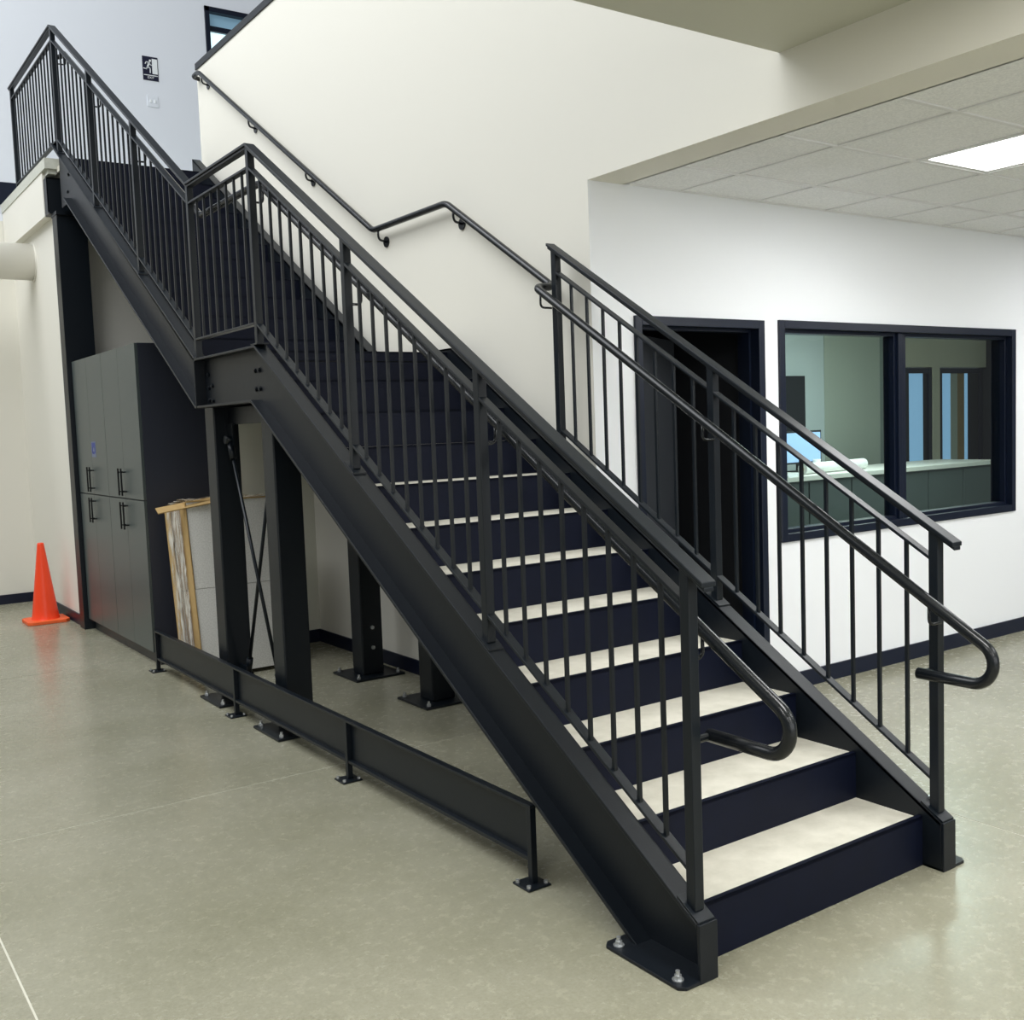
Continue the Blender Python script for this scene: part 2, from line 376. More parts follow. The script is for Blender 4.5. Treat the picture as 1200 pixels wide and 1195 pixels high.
area('office_light', (6.6, 3.9, 2.93), 1.4, 95, (0.94, 1.0, 0.96), (0, 0, 0), 1.2)

# lowered ceiling: tiles resting in a grid, each its own piece
tx = [1.556, 1.96] + [1.96 + 0.61*k for k in range(1, 13)]
ty = [2.08, 1.65] + [1.65 - 0.61*k for k in range(1, 11)]
ce = struct(MB().box(CX+0.14, 13, -9, 2.08, 3.0, 3.06).build('ceiling', M_GRID), 'white lay-in ceiling over the office front')
gr = MB()
for x in tx: gr.box(x-0.012, x+0.012, ty[-1], 2.08, 2.925, 2.95)
for y in ty: gr.box(1.556, tx[-1], y-0.012, y+0.012, 2.9255, 2.9495)
gr.build('ceiling_grid', M_GRID, ce)
LIGHT = [(2, 2), (7, 2), (2, 7), (7, 7)]             # (column, first row) of 2x4 fixtures
skip = {(c, r) for c, r0 in LIGHT for r in (r0, r0+1)}
tm = {}
for i in range(len(tx)-1):
    for j in range(len(ty)-1):
        if (i, j) in skip: continue
        w = tx[i+1]-tx[i]-0.026; d = ty[j]-ty[j+1]-0.026; key = (round(w, 3), round(d, 3))
        if key not in tm:
            mb = MB().box(-w/2, w/2, -d/2, d/2, 0.004, 0.022); tm[key] = mb.mesh('ceiling_tile')
        link('ceiling_tile', tm[key], M_TILE, ce, ((tx[i]+tx[i+1])/2, (ty[j]+ty[j+1])/2, 2.928))
LBL = ['bright recessed ceiling light nearest the stair, over the office window', 'recessed ceiling light farther right along the white partition',
       'recessed ceiling light over the camera side of the lowered ceiling', 'recessed ceiling light at the far right front of the lowered ceiling']
for k, (c, r0) in enumerate(LIGHT):
    x0, x1 = tx[c]+0.012, tx[c+1]-0.012; y1, y0 = ty[r0]-0.012, ty[r0+2]+0.012
    t = thing('ceiling_light', LBL[k], 'ceiling light', ((x0+x1)/2, (y0+y1)/2, 2.93), 'recessed ceiling lights')
    a, d = (x1-x0)/2, (y1-y0)/2
    fr = MB(); w = 0.03
    fr.box(-a, a, -d, -d+w, 0, 0.02).box(-a, a, d-w, d, 0, 0.02).box(-a, -a+w, -d+w, d-w, 0, 0.02).box(a-w, a, -d+w, d-w, 0, 0.02)
    fr.build('frame', M_GRID, t)
    MB().box(-a+w, a-w, -d+w, d-w, 0.006, 0.018).build('diffuser', M_LENS, t)
    area('panel_light', (t.location.x, t.location.y, 2.92), 0.55, 32, (0.97, 0.985, 1.0), (0, 0, 0), 1.15)

# soffit of the upper level over the camera side
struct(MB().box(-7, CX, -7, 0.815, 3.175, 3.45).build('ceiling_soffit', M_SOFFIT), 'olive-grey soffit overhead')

SL_LBL = ['flat ceiling light panel set in the soffit ahead of the stair foot', 'flat ceiling light panel in the soffit left of the stair foot',
          'flat ceiling light panel in the soffit behind the viewer on the right', 'flat ceiling light panel in the soffit behind the viewer on the left']
for k, (x, y) in enumerate(((0.1, -1.2), (-3.0, -1.2), (0.1, -4.2), (-3.0, -4.2))):  # unseen panels and lamps added to brighten the area under the soffit
    t = thing('ceiling_panel', SL_LBL[k], 'ceiling light', (x, y, 3.175), 'soffit light panels')
    fr = MB(); fr.box(-0.31, 0.31, -0.61, -0.58, -0.02, 0).box(-0.31, 0.31, 0.58, 0.61, -0.02, 0).box(-0.31, -0.28, -0.58, 0.58, -0.02, 0).box(0.28, 0.31, -0.58, 0.58, -0.02, 0)
    fr.build('frame', M_GRID, t)
    MB().box(-0.28, 0.28, -0.58, 0.58, -0.012, -0.002).build('diffuser', M_LENS, t)
    area('panel_light', (x, y, 3.14), 0.55, 44, (1.0, 0.985, 0.95), (0, 0, 0), 1.15)

# ================================================================== STAIRCASE
st = thing('staircase', 'dark steel staircase with pale concrete treads and a middle landing', 'staircase', (0, 0, 0))
def P(mb, name, m_, parent=st, **k): return mb.build(name, m_, parent, **k)

def stringer(side):
    # side=0 left (toes at -FL), side=1 right (toes at WID+FL)
    s = -1 if side == 0 else 1; w0 = 0.0 if side == 0 else WID
    t = 0.010
    xw0, xw1 = sorted((w0, w0 + s*t)); xo0, xo1 = sorted((w0, w0 + s*FL))
    ybot = (DV - 0.183)/SL
    yL = (ZLB - (0.183 - DV))/SL
    tf = 0.014
    # ---- lower piece incl. landing part
    web = [(0, 0), (0, ftop(0)), (YK1, ZLT), (YK2, ZLT), (YK2, ZLB), (yL, ZLB), (ybot, 0)]
    o = MB().prism_x(web, xw0, xw1)
    o.prism_x([(0, ftop(0)), (YK1, ZLT), (YK2, ZLT), (YK2, ZLT-tf), (YK1+0.004, ZLT-tf), (0, ftop(0)-tf*1.17)], xo0, xo1)
    o.prism_x([(ybot, 0), (yL, ZLB), (YK2, ZLB), (YK2, ZLB+tf), (yL-0.004, ZLB+tf), (ybot-tf*2.0, 0)], xo0, xo1)
    o.box(xo0, xo1, -0.012, 0.0, 0, ftop(0))                        # end cap plate
    p = P(o, 'stringer', M_STRING, bev=0.0025)
    # ---- upper piece
    zt = ZLT; zb = ZLB
    yk = 4.24 + (zt-2.176)/SL
    ye = 7.66
    zbf = lambda y: zb + SL*(y - 4.262)
    web2 = [(YK2+0.004, zb), (YK2+0.004, zt), (yk, zt), (ye, ftop2(ye)), (ye, zbf(7.30)), (7.30, zbf(7.30)), (4.262, zb)]
    o = MB().prism_x(web2, xw0, xw1)
    o.prism_x([(YK2+0.004, zt), (yk, zt), (ye, ftop2(ye)), (ye, ftop2(ye)-tf*1.17), (yk+.004, zt-tf), (YK2+0.004, zt-tf)], xo0, xo1)
    o.prism_x([(YK2+0.004, zb), (4.262, zb), (7.30, zbf(7.30)), (7.30, zbf(7.30)+tf*1.17), (4.26, zb+tf), (YK2+0.004, zb+tf)], xo0, xo1)
    o.box(min(w0+s*0.002, w0+s*FL), max(w0+s*0.002, w0+s*FL), YK2+0.004, YK2+0.014, zb, zt)
    P(o, 'stringer', M_STRING, bev=0.0025)
    return s, w0
for side in (0, 1):
    s, w0 = stringer(side)
    # base plate on the floor with two anchor bolts
    xa, xb = sorted((w0 + s*0.0, w0 + s*0.150)); c = 0.02
    yp0, yp1 = -0.01, 0.355
    if side == 0: poly = [(xa+c, yp0), (xb, yp0), (xb, yp1), (xa+c, yp1), (xa, yp1-c), (xa, yp0+c)]
    else: poly = [(xa, yp0), (xb-c, yp0), (xb, yp0+c), (xb, yp1-c), (xb-c, yp1), (xa, yp1)]
    bp_ = P(MB().prism_z(poly, 0, 0.011), 'base_plate', M_STRING, bev=0.002)
    for y in (0.04, 0.31):
        x = w0 + s*0.118
        MB().cyl((x, y, 0.011), (x, y, 0.014), 0.018, 20).cyl((x, y, 0.014), (x, y, 0.026), 0.0125, 6).cyl((x, y, 0.026), (x, y, 0.040), 0.007, 10).build('bolt', M_GALV, bp_)
# splice bolts at the landing (left stringer visible)
bm_ = MB().cyl((0, 0, 0), (-0.009, 0, 0), 0.0135, 6).cyl((-0.009, 0, 0), (-0.013, 0, 0), 0.008, 10).mesh('bolt')
for y, z in ((4.16, 2.06), (4.10, 1.99), (4.10, 1.90), (4.16, 1.905), (4.16, 1.98), (3.34, 2.035), (3.40, 2.035), (3.34, 1.935), (3.40, 1.935),
             (7.34, 3.93), (7.40, 3.80)):
    link('bolt', bm_, M_STEEL, st, (-0.010, y, z))

# risers (steel pan with top lip) and concrete treads
ri = MB().box(0.0, WID, 0, 0.006, -0.006, H+0.004).box(0, WID, 0.0, 0.020, H-0.008, H+0.004).mesh('riser')
tr = MB().box(0.0, WID, 0.020, R, H-0.042, H).mesh('tread')
pn = MB().box(0.0, WID, 0.004, R+0.004, H-0.048, H-0.042).mesh('tread_pan')
for i in range(23):
    y = Y1 + i*R if i < 12 else Y2 + (i-12)*R
    r_ = link('riser', ri, M_RISER, st, (0, y, i*H + (0.006 if i == 0 else 0)))
    if i not in (11, 22):
        link('tread', tr, M_TREAD, st, (0, y, i*H)); link('tread_pan', pn, M_STRING, st, (0, y, i*H))
P(MB().box(0, WID, Y1+11*R+0.020, Y2+0.0, ZL-0.05, ZL), 'landing_slab', M_TREAD)
P(MB().box(0, WID, Y1+11*R, Y2, ZL-0.058, ZL-0.05).box(0.0, WID, 3.45, 3.52, ZLB, ZL-0.058).box(0.0, WID, 4.12, 4.19, ZLB, ZL-0.058), 'landing_pan', M_STRING)
P(MB().box(0, WID, Y2+10*R+0.02, 7.80, ZTOPF-0.05, ZTOPF), 'top_slab', M_TREAD)

# beam under the upper floor edge and its column
ub = thing('floor_beam', 'black steel beam carrying the upper floor edge at the stair head', 'beam', (0, 7.85, 3.69))
MB().box(-0.085, 1.30, 0, 0.012, 0.014, 0.32).box(-0.085, 1.30, 0, 0.14, 0.306, 0.32).box(-0.085, 1.30, -0.035, 0.14, 0, 0.014).box(-0.085, -0.075, -0.0, 0.125, 0.014, 0.306).build('beam_section', M_STEEL, ub, bev=0.002)
fc = thing('steel_column', 'tall black steel column at the far end of the cabinets', 'column', (0.07, 7.80, 0))
MB().box(-0.125, 0.125, -0.11, -0.095, 0, 3.69).box(-0.125, 0.125, 0.045, 0.06, 0, 3.69).box(-0.008, 0.008, -0.095, 0.045, 0, 3.69).box(-0.125, -0.115, -0.095, 0.045, 0, 3.69).build('shaft', M_STEEL, fc, bev=0.002)
MB().box(-0.13, 0.14, -0.13, 0.08, 3.66, 3.69).build('cap_plate', M_STEEL, fc)

# landing legs
CS = 0.16
legs = [(0.03, 4.24, 'A'), (0.03, 3.31, 'B'), (WID-0.03-CS, 4.24, 'C'), (WID-0.03-CS, 3.31, 'D')]
for x, y, k in legs:
    lg = MB().box(x, x+CS, y, y+CS, 0.015, ZLB+0.10).build('leg', M_STEEL, st, bev=0.008)
    cx_, cy_ = x+CS/2, y+CS/2; h2 = 0.185
    MB().box(cx_-h2, cx_+h2, cy_-h2, cy_+h2, 0, 0.015).build('foot_plate', M_STEEL, lg, bev=0.003)
    for a in (-1, 1):
        for c in (-1, 1):
            bx, by = cx_+a*0.15, cy_+c*0.15
            MB().cyl((bx, by, 0.015), (bx, by, 0.030), 0.014, 6).cyl((bx, by, 0.030), (bx, by, 0.045), 0.008, 10).build('bolt', M_GALV, lg)
    if k == 'C':
        for z in (0.20, 0.34):
            MB().cyl((cx_, y, z), (cx_, y-0.012, z), 0.013, 12).build('bolt', M_GALV, lg)
# cross bracing between the two left legs
def rod(p, q):
    p, q = Vector(p), Vector(q); d = (q-p).normalized()
    o = MB(); o.tube([p + d*0.10, q - d*0.10], 0.0105, 10)
    o.cyl(p + d*0.015, p + d*0.13, 0.020, 10).cyl(q - d*0.13, q - d*0.015, 0.020, 10)
    o.cyl(p + Vector((-0.03, 0, 0)), p + Vector((0.03, 0, 0)), 0.026, 12).cyl(q + Vector((-0.03, 0, 0)), q + Vector((0.03, 0, 0)), 0.026, 12)
    P(o, 'brace_rod', M_STEEL)
bx = 0.11
rod((bx-0.012, 4.17, 1.66), (bx-0.012, 3.54, 0.17)); rod((bx+0.022, 3.54, 1.66), (bx+0.022, 4.17, 0.17))
for y0, y1_, z0 in ((4.13, 4.24, 1.62), (3.47, 3.58, 1.62), (4.13, 4.24, 0.10), (3.47, 3.58, 0.10)):
    P(MB().box(bx-0.004, bx+0.010, y0, y1_, z0, z0+0.14), 'gusset', M_STEEL)
P(MB().box(0.125, 0.175, 3.47, 4.24, 1.755, 1.858), 'tie_beam', M_STEEL)

# ================================================================== GUARDS
PS = 0.038; BS = 0.0127
gl = thing('guardrail', 'long black guardrail with square balusters along the left, open side of the stair', 'guardrail', (-0.038, 0, 0))
gR = thing('guardrail', 'short black guardrail on the right side of the lower flight, ending at the cream wall', 'guardrail', (WID+0.038, 0, 0))
XL = -0.0385; XR = WID+0.0385
KA, KB, KC = 3.250, 4.243, 7.470
def zcap(y):
    if y <= KA: return 1.240 + SL*y
    if y <= KB: return 1.240 + SL*KA
    if y <= KC: return 1.240 + SL*KA + SL*(y-KB)
    return 1.240 + SL*KA + SL*(KC-KB)
def rail(parent, xc, name, ys, off, th, w, m_=M_STEEL, gaps=()):
    o = MB()
    z = lambda y: zcap(y) - off
    top = [(y, z(y)) for y in ys]; bot = [(y, z(y)-th) for y in ys[::-1]]
    o.prism_x(top + bot, xc-w/2, xc+w/2)
    return o.build(name, m_, parent, loc=(-parent.location.x, 0, 0), bev=0.002)
posts_l = [0.040, 1.118, 2.180, KA, KB, 5.330, 6.400, KC]
posts_r = [0.040, 1.130, 2.235]
MIDO, BOTO = 0.118, 0.935
def post(parent, xc, y, zb, loc0):
    o = MB().box(-PS/2, PS/2, -PS/2, PS/2, zb, zcap(y)-0.012).build('post', M_STEEL, parent, loc=(xc-parent.location.x, y, 0), bev=0.003)
    return o
def foot(po, zc, sl):
    mb = MB().prism_x([(-0.045, zc-0.045*sl+0.001), (0.045, zc+0.045*sl+0.001), (0.045, zc+0.045*sl+0.009), (-0.045, zc-0.045*sl+0.009)], -0.034, 0.034)
    mb.build('foot_plate', M_STEEL, po, bev=0.001)
for xc, par, plist in ((XL, gl, posts_l), (XR, gR, posts_r)):
    for y in plist:
        zb = ftop(y) if y < KA-0.01 else (ZLT if y <= KB+0.001 else ftop2(y))
        po = post(par, xc, y, zb, None)
        foot(po, zb, SL if (y < KA-0.01 or y > KB+0.001) else 0.0)
        if y < 3 or y > 5:
            MB().cyl((0.018, 0.040, zb+0.040*SL+0.008), (0.018, 0.040, zb+0.040*SL+0.018), 0.008, 8).build('bolt', M_GALV, po)
    ys = [-0.045] + [y for y in (KA, KB, KC) if y < plist[-1]+0.01]
    if par is gR: ys.append(plist[-1]+0.045)
    # cap rail: continuous over the posts, with a slimmer web strip underneath
    o = MB(); z = zcap
    def cap_poly(off, th): 
        return [(y, z(y)-off) for y in ys] + [(y, z(y)-off-th) for y in ys[::-1]]
    if par is gl: ys = ys[:-1] + [KC] if ys[-1] != KC else ys
    o.prism_x(cap_poly(0.0, 0.016), xc-0.029, xc+0.029)
    o.prism_x(cap_poly(0.016, 0.014), xc-0.020, xc+0.020)
    o.build('top_rail', M_STEEL, par, loc=(-par.location.x, 0, 0), bev=0.003)
    # mid and bottom rails bay by bay
    for a, c in zip(plist[:-1], plist[1:]):
        n = 8 if c-a > 1.0 else 7
        ya, yc = a+PS/2-0.001, c-PS/2+0.001
        for name, off in (('mid_rail', MIDO), ('bottom_rail', BOTO)):
            rail(par, xc, name, [ya, yc], off, 0.013, 0.038)
        sp = (c-a)/(n+1); key = None
        za = zcap(a+sp)-MIDO-0.006; zb = zcap(a+sp)-BOTO-0.006
        me = MB().box(-BS/2, BS/2, -BS/2, BS/2, 0, za-zb).mesh('baluster')
        for k in range(1, n+1):
            y = a + sp*k
            link('baluster', me, M_STEEL, par, (xc-par.location.x, y, zcap(y)-BOTO-0.006))
# return of the guard along the upper floor edge
YE = 9.30
zc = zcap(8)
def lb(mb, name, **k): return mb.build(name, M_STEEL, gl, loc=(-gl.location.x, 0, 0), **k)
lb(MB().box(XL-0.029, XL+0.029, KC, YE+0.05, zc-0.016, zc).box(XL-0.020, XL+0.020, KC, YE+0.05, zc-0.030, zc-0.016), 'top_rail', bev=0.003)
lb(MB().box(XL-0.019, XL+0.019, KC+0.02, YE, zc-MIDO-0.013, zc-MIDO), 'mid_rail', bev=0.002)
lb(MB().box(XL-0.019, XL+0.019, KC+0.02, YE, zc-BOTO-0.013, zc-BOTO), 'bottom_rail', bev=0.002)
po = MB().box(-PS/2, PS/2, -PS/2, PS/2, 4.165, zc-0.012).build('post', M_STEEL, gl, loc=(0, YE, 0), bev=0.003)
me = MB().box(-BS/2, BS/2, -BS/2, BS/2, 0, BOTO-MIDO).mesh('baluster')
nb = 14
for k in range(1, nb+1):
    link('baluster', me, M_STEEL, gl, (0, KC + (YE-KC)*k/(nb+1), zc-BOTO-0.006))

# ================================================================== HANDRAILS
RT = 0.0205
hz = lambda y: 0.998 + SL*y                      # tube centre, lower flight
ZH = 3.045
yk1 = (ZH-0.998)/SL; yk2 = yk1 + 0.955
hz2 = lambda y: ZH + SL*(y-yk2)
def loop_end(x, zr=0.722):
    """lower end: the tube curls forward, down and back to the post"""
    rho = 0.076; czz = zr+rho; cyy = (czz + rho/math.cos(math.atan(SL)) - 0.998)/SL
    pts = [(x, 0.055, zr), (x, cyy+0.03, zr)]
    a0 = -math.pi/2; a1 = math.pi/2 + math.atan(SL)
    for k in range(15):                            # from bottom, around the front, to the slope tangent
        a = -math.pi/2 - (math.pi - math.atan(SL))*k/14
        pts.append((x, cyy + rho*math.cos(a), czz + rho*math.sin(a)))
    return pts
XHL, XHR, XHW = 0.050, 1.112, 1.240
# left handrail
hl = thing('handrail', 'round black handrail inside the left guardrail, curling back at the foot of the stair', 'handrail', (XHL, 0, 0))
pts = loop_end(XHL) + fillet([(XHL, -0.05, hz(-0.05)), (XHL, yk1, ZH), (XHL, yk2, ZH), (XHL, 7.50, hz2(7.50)), (XHL, 7.60, hz2(7.50)-0.01), (XL+0.02, 7.62, hz2(7.50)-0.01)], 0.05)
MB().tube(pts, RT, 18).build('tube', M_RAIL, hl, loc=(-XHL, 0, 0))
def hook(parent, x, xp, y, z):
    p = fillet([(x, y, z-RT+0.004), (x, y, z-0.085), (xp, y, z-0.085)], 0.025, 5)
    MB().tube(p, 0.006, 8).build('bracket', M_RAIL, parent, loc=(-parent.location.x, 0, 0))
for y in (0.075, 1.155, 2.215): hook(hl, XHL, XL+0.018, y, hz(y))
for y in (KA+0.06,): hook(hl, XHL, XL+0.018, y, hz(y))
for y in (5.365, 6.435, 7.44): hook(hl, XHL, XL+0.018, y, hz2(y))
MB().cyl((XL+0.018, 0.045, 0.722), (XHL, 0.045, 0.722), 0.012, 10).build('bracket', M_RAIL, hl, loc=(-XHL, 0, 0))
# right handrail, running on up the cream wall
hr = thing('handrail', 'round black handrail on the right side that jogs over and climbs the cream wall', 'handrail', (XHR, 0, 0))
yj = 2.30
pts = loop_end(XHR, 0.738) + fillet([(XHR, -0.05, hz(-0.05)), (XHR, yj, hz(yj)), (XHW, yj+0.015, hz(yj)+0.01), (XHW, yk1, ZH), (XHW, yk2, ZH), (XHW, 7.58, hz2(7.58)), (XHW, 7.72, hz2(7.58)-0.005), (CX, 7.74, hz2(7.58)-0.01)],
    [0.045, 0.045, 0.05, 0.05, 0.06, 0.04])
MB().tube(pts, RT, 18).build('tube', M_RAIL, hr, loc=(-XHR, 0, 0))
for y in (0.0, 1.10, 2.25): hook(hr, XHR, XR-0.018, y+0.01, hz(y+0.01))
MB().cyl((XHR, 0.045, 0.738), (XR-0.018, 0.045, 0.738), 0.012, 10).build('bracket', M_RAIL, hr, loc=(-XHR, 0, 0))
for y in (3.28, 4.24, 5.35, 6.43, 7.50):
    z = hz(y) if y < yk1 else (ZH if y < yk2 else hz2(y))
    br = MB(); br.tube(fillet([(XHW, y, z-RT+0.004), (XHW, y, z-0.052), (XHW+0.01, y, z-0.075), (CX-0.004, y, z-0.085)], 0.02, 5), 0.0075, 10)
    o = br.build('wall_bracket', M_RAIL, hr, loc=(-XHR, 0, 0))
    MB().cyl((CX-0.009, y, z-0.085), (CX, y, z-0.085), 0.036, 20).build('rosette', M_RAIL, o)

# ================================================================== LOW BARRIER (toe guard on the floor)
lbr = thing('low_barrier', 'low black steel barrier on the floor closing off the space under the stair', 'barrier', (-0.049, 0.87, 0))
XB = 0.0
ky = [0.0, 1.512, 3.035, 4.62]
MB().box(XB+0.012, XB+0.018, ky[0], ky[-1], 0.100, 0.290).build('panel', M_STEEL, lbr)
MB().box(XB-0.013, XB+0.019, ky[0]-0.013, ky[-1]+0.013, 0.288, 0.300).build('top_bar', M_STEEL, lbr, bev=0.002)
MB().box(XB-0.010, XB+0.019, ky[0]+0.012, ky[-1]-0.012, 0.086, 0.101).build('bottom_bar', M_STEEL, lbr, bev=0.002)
for y in ky:
    p_ = MB().box(XB-0.013, XB+0.013, y-0.013, y+0.013, 0.008, 0.289).build('post', M_STEEL, lbr, bev=0.002)
    MB().box(XB-0.058, XB+0.045, y-0.052, y+0.052, 0, 0.008).build('foot_plate', M_GALV if False else M_STEEL, p_, bev=0.003)
    for a, c in ((-0.045, -0.035), (-0.045, 0.035), (0.032, -0.035)):
        MB().cyl((XB+a, y+c, 0.008), (XB+a, y+c, 0.018), 0.0085, 8).build('bolt', M_GALV, p_)

# ================================================================== CABINETS
ZC0, ZC1, ZCM = 0.10, 2.385, 1.232
def cabinet(y0, y1, label):
    t = thing('tall_cabinet', label, 'cabinet', (0, y0, 0), 'tall cabinets under the stair')
    L = y1-y0
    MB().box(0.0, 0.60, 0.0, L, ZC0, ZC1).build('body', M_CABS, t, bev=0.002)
    MB().box(0.03, 0.58, 0.0, L, 0, ZC0).build('plinth', M_DARK, t)
    half = L/2
    for z0, z1, up in ((ZC0+0.0, ZCM-0.003, False), (ZCM+0.003, ZC1, True)):
        for k in (0, 1):
            a, c = k*half+0.0015, (k+1)*half-0.0015
            d = MB().box(-0.021, -0.001, a, c, z0+0.0015, z1-0.0015).build('door', M_CAB, t, bev=0.001)
            hy = half - 0.042 if k == 0 else half + 0.042
            zc_ = ZCM + 0.13 if up else ZCM - 0.13
            h = MB().cyl((-0.057, hy, zc_-0.105), (-0.057, hy, zc_+0.105), 0.0065, 10)
            h.cyl((-0.057, hy, zc_-0.075), (-0.021, hy, zc_-0.075), 0.005, 8).cyl((-0.057, hy, zc_+0.075), (-0.021, hy, zc_+0.075), 0.005, 8)
            h.build('handle', M_HAND, d)
            if up and k == 0 and y0 > 6:
                MB().box(-0.0225, -0.021, half-0.16, half-0.02, 1.55, 1.68).build('sticker', M_STICKW, d)
                MB().box(-0.0235, -0.0225, half-0.145, half-0.035, 1.63, 1.67).box(-0.0235, -0.0225, half-0.145, half-0.115, 1.585, 1.632).box(-0.0235, -0.0225, half-0.075, half-0.035, 1.585, 1.632).box(-0.0235, -0.0225, half-0.12, half-0.05, 1.575, 1.595).build('sticker_print', M_STICK, d)
    return t
cabinet(5.69, 6.665, 'tall grey-green cabinet unit nearer the camera, beside the wrapped tiles')
cabinet(6.668, 7.66, 'tall grey-green cabinet unit at the far end with a small blue sticker')

# ================================================================== TRAFFIC CONE
cn = thing('traffic_cone', 'orange-red traffic cone on a square base beside the far left wall', 'traffic cone', (-0.235, 8.44, 0))
def lathe(prof, n=40):
    vs = []; fs = []
    for i, (r, z) in enumerate(prof):
        for k in range(n):
            a = 2*math.pi*k/n; vs.append((r*math.cos(a), r*math.sin(a), z))
    for i in range(len(prof)-1):
        for k in range(n): fs.append((i*n+k, i*n+(k+1) % n, (i+1)*n+(k+1) % n, (i+1)*n+k))
    o = MB(); o.add(vs, fs); o.smooth = True; return o
lathe([(0.128, 0.030), (0.120, 0.045), (0.112, 0.10), (0.030, 0.735), (0.027, 0.748), (0.020, 0.750), (0.020, 0.72)]).build('cone_body', M_CONE, cn)
c_ = 0.04; q = 0.185
MB().prism_z([(-q+c_, -q), (q-c_, -q), (q, -q+c_), (q, q-c_), (q-c_, q), (-q+c_, q), (-q, q-c_), (-q, -q+c_)], 0.0, 0.032).build('base', M_CONE2, cn, bev=0.006)

# ================================================================== DUCT
dk = thing('round_duct', 'cream painted round duct entering the cream wall at the far left', 'duct', (-0.02, 8.98, 3.44))
MB().cyl((-4.5, 0, 0), (0, 0, 0), 0.175, 48).build('pipe', M_DUCT, dk)
dk.children[0].data.polygons.foreach_set('use_smooth', [len(p.vertices) == 4 for p in dk.children[0].data.polygons])
MB().cyl((-0.012, 0, 0), (0.0, 0, 0), 0.19, 48).build('collar', M_DUCT, dk)

# ================================================================== PACK OF CEILING TILES leaning on the cabinet side
tp = thing('tile_pack', 'stack of white ceiling tiles in cardboard and plastic wrap leaning on the cabinet side', 'tile pack', (0.108, 4.93, 0.0))
tp.rotation_euler = (math.radians(-9.0), 0, 0)
tw, th_, nl = 0.61, 0.61, 22
pt = MB().box(0, tw, 0, 0.019, 0, th_-0.003).mesh('packed_tile')
pt.materials.append(M_PTILE); pt.materials.append(M_TEDGE)
for p in pt.polygons:
    if abs(p.normal.x) > 0.9: p.material_index = 1
for lv in (0, 1):
    for k in range(nl):
        link('packed_tile', pt, None, tp, (random.uniform(-0.002, 0.002), k*0.0215+0.008, 0.03 + lv*th_))
dpt = nl*0.0215
# cardboard corner strips and end board
for a, c in ((-0.004, 0.115), (dpt-0.115, dpt+0.012)):
    MB().box(-0.012, -0.006, a, c, 0.02, 1.25).build('cardboard_strip', M_CARD, tp)
MB().box(-0.006, 0.60, dpt+0.008, dpt+0.016, 0.02, 1.25).build('cardboard_strip', M_CARD, tp)
# wrap: crumpled sheet
def sheet(fn, nu, nv):
    vs = [fn(i/nu, j/nv) for i in range(nu+1) for j in range(nv+1)]
    fs = [(i*(nv+1)+j, (i+1)*(nv+1)+j, (i+1)*(nv+1)+j+1, i*(nv+1)+j+1) for i in range(nu) for j in range(nv)]
    o = MB(); o.add(vs, fs); o.smooth = True; return o
rnd = random.Random(3)
J = [[rnd.uniform(-1, 1) for _ in range(40)] for _ in range(40)]
sheet(lambda u, v: (-0.022 - 0.010*abs(J[int(u*14)][int(v*30)]), 0.085 + u*(dpt-0.15), 0.10 + v*1.15), 14, 30).build('plastic_wrap', M_WRAP, tp)
sheet(lambda u, v: (-0.03 + u*0.64 + 0.008*J[int(u*16)][int(v*12)+3], -0.01 + v*(dpt*0.8), 1.262 + 0.022*abs(J[int(u*16)+5][int(v*12)])), 16, 12).build('plastic_wrap', M_WRAP, tp)
fo = MB().box(-0.20, 0.34, -0.05, 0.02, 0, 0.008).build('cardboard_flap', M_CARD, tp, loc=(0.0, 0.03, 1.235)); fo.rotation_euler = (math.radians(38), math.radians(-7), math.radians(-4))
MB().box(0.0, 0.63, 0.0, dpt+0.01, 1.248, 1.256).build('cardboard_lid', M_CARD, tp)

# ================================================================== SIGN, SWITCH
sg = thing('exit_sign', 'small navy exit sign with a white running figure and doorway on the upper wall', 'sign', (1.535, 9.95, 5.80))
MB().box(-0.086, 0.086, -0.006, 0, -0.13, 0.13).build('plate', M_SIGN, sg, bev=0.004)
y0, y1_ = -0.0085, -0.006
MB().box(0.020, 0.078, y0, y1_, -0.055, 0.108).build('doorway', M_SIGNW, sg)
def seg(mb, a, c, w):
    a = Vector((a[0], a[1])); c = Vector((c[0], c[1])); d = (c-a).normalized()*w/2; n = Vector((-d.y, d.x))
    mb.prism_y([tuple(a-d-n), tuple(c+d-n), tuple(c+d+n), tuple(a-d+n)], y0, y1_)
fg = MB()
fg.cyl((0.000, y1_, 0.086), (0.000, y0, 0.086), 0.0125, 16)
seg(fg, (-0.012, 0.062), (-0.028, 0.018), 0.020); seg(fg, (-0.012, 0.062), (-0.042, 0.070), 0.009); seg(fg, (-0.042, 0.070), (-0.054, 0.048), 0.009)
seg(fg, (-0.010, 0.058), (0.006, 0.036), 0.009); seg(fg, (0.006, 0.036), (0.020, 0.040), 0.008)
seg(fg, (-0.026, 0.016), (-0.002, 0.000), 0.011); seg(fg, (-0.002, 0.000), (-0.004, -0.042), 0.011)
seg(fg, (-0.030, 0.014), (-0.044, -0.008), 0.011); seg(fg, (-0.044, -0.008), (-0.074, -0.004), 0.010)
fg.build('running_figure', M_SIGNW, sg)
MB().box(-0.076, 0.078, y0, y1_, -0.078, -0.070).build('line', M_SIGNW, sg)
cu = bpy.data.curves.new('lettering', 'FONT'); cu.body = 'EXIT'; cu.size = 0.036; cu.extrude = 0.0008; cu.align_x = 'CENTER'; cu.align_y = 'CENTER'
to = bpy.data.objects.new('tmp', cu); COL.objects.link(to)
bpy.context.view_layer.update()
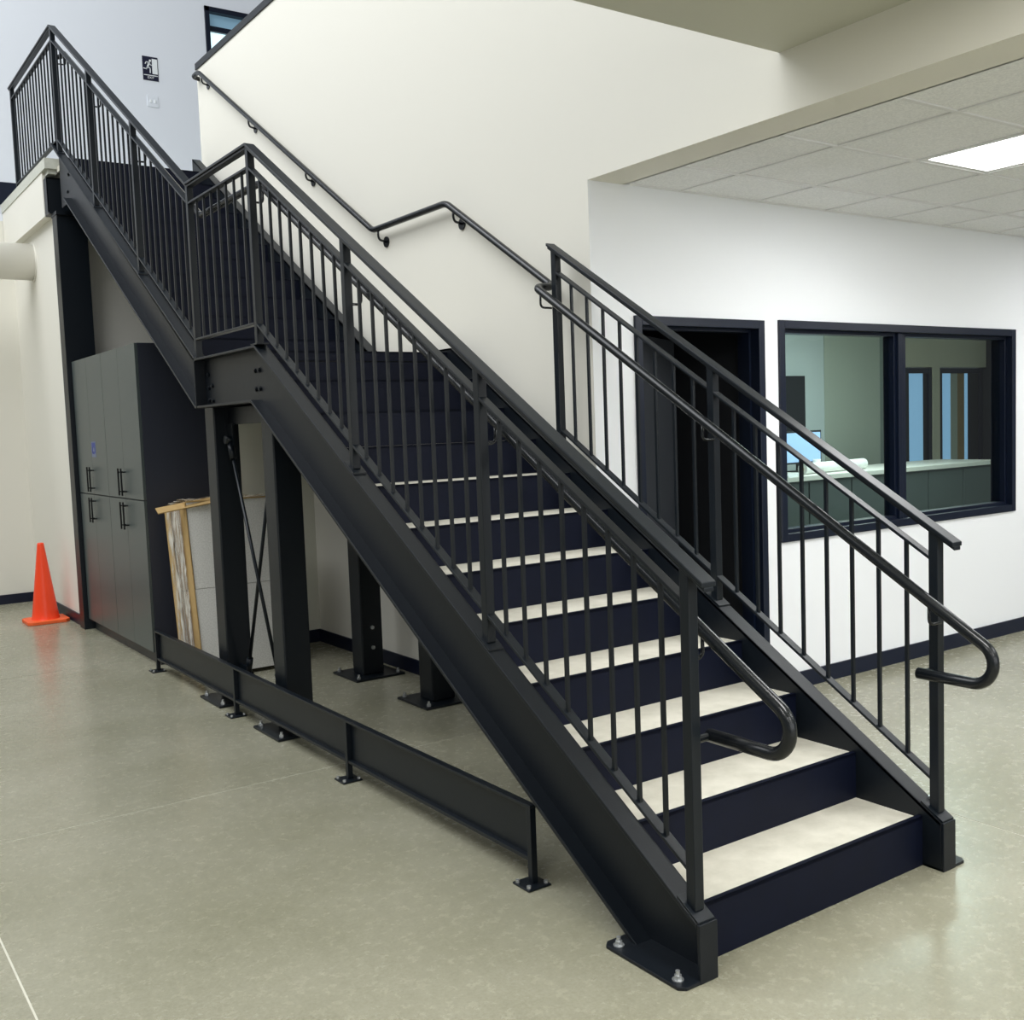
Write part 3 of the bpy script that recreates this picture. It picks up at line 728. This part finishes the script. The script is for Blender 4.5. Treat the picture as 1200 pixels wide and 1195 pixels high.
tmesh = bpy.data.meshes.new_from_object(to.evaluated_get(bpy.context.evaluated_depsgraph_get())); bpy.data.objects.remove(to)
tmesh.materials.clear()
lt = link('lettering', tmesh, M_SIGNW, sg, (0, -0.0072, -0.100)); lt.rotation_euler = (math.pi/2, 0, 0)

sw = thing('wall_switch', 'white double wall switch below the exit sign on the upper wall', 'switch', (1.541, 9.95, 5.445))
MB().box(-0.062, 0.062, -0.006, 0, -0.062, 0.062).build('plate', M_PLATE, sw, bev=0.002)
for x in (-0.024, 0.024):
    MB().box(x-0.009, x+0.009, -0.014, -0.006, -0.016, 0.016).build('toggle', M_SIGNW, sw, bev=0.002)

# ================================================================== OFFICE CONTENTS
ct = thing('office_counter', 'long grey counter with a pale top behind the interior window', 'counter', (5.2, 4.4, 0))
MB().box(0, 3.85, 0.04, 0.75, 0.0, 1.06).build('cabinet_front', M_CFRONT, ct)
for k in range(6):
    MB().box(0.02+k*0.64, 0.64+k*0.64, 0.02, 0.04, 0.10, 1.04).build('door', M_CFRONT, ct, bev=0.002)
MB().box(-0.03, 3.9, 0.0, 0.80, 1.06, 1.105).build('worktop', M_COUNT, ct, bev=0.003)
rp = thing('paper_roll', 'thick roll of white paper lying on the office counter', 'paper roll', (6.0, 4.6, 1.105+0.055))
MB().cyl((0, 0.02, 0), (1.05, 0.10, 0), 0.055, 24).build('roll', M_PAPER, rp)
MB().cyl((-0.01, 0.02, 0), (0.0, 0.02, 0), 0.018, 12).build('core', M_CARD, rp)
bx_ = thing('paper_stack', 'loose white papers fanned on the left end of the office counter', 'papers', (5.35, 4.62, 1.105))
for k in range(4):
    o = MB().box(-0.24, 0.24, -0.16, 0.16, k*0.022, k*0.022+0.018).build('sheet_bundle', M_PAPER, bx_); o.rotation_euler = (0, 0, 0.25*k-0.3)
mo = thing('computer_monitor', 'monitor with a pale blue lit screen behind the counter at the left of the window', 'monitor', (6.42, 5.0, 1.105))
MB().box(-0.34, 0.34, 0, 0.03, 0.08, 0.42).build('case', M_DARK, mo, bev=0.004)
MB().box(-0.32, 0.32, -0.004, 0, 0.10, 0.40).build('screen', M_SCREEN, mo)
MB().box(-0.03, 0.03, 0.0, 0.03, 0.012, 0.09).box(-0.12, 0.12, -0.08, 0.10, 0, 0.012).build('stand', M_DARK, mo)
tv = thing('wall_panel', 'dark flat panel hung on the office wall at the far left of the window', 'wall panel', (7.40, 5.99, 1.80))
MB().box(-0.62, 0.26, -0.05, 0.01, -0.31, 0.34).build('case', M_DARK, tv, bev=0.006)
MB().box(-0.60, 0.24, -0.054, -0.05, -0.29, 0.32).build('screen', M_DARK, tv)
sk = thing('paper_cup', 'small white cup standing on the office counter behind the paper roll', 'cup', (6.62, 4.95, 1.105))
lathe([(0.0, 0.0), (0.032, 0.0), (0.042, 0.12), (0.038, 0.12), (0.030, 0.01)], 20).build('cup', M_PAPER, sk)
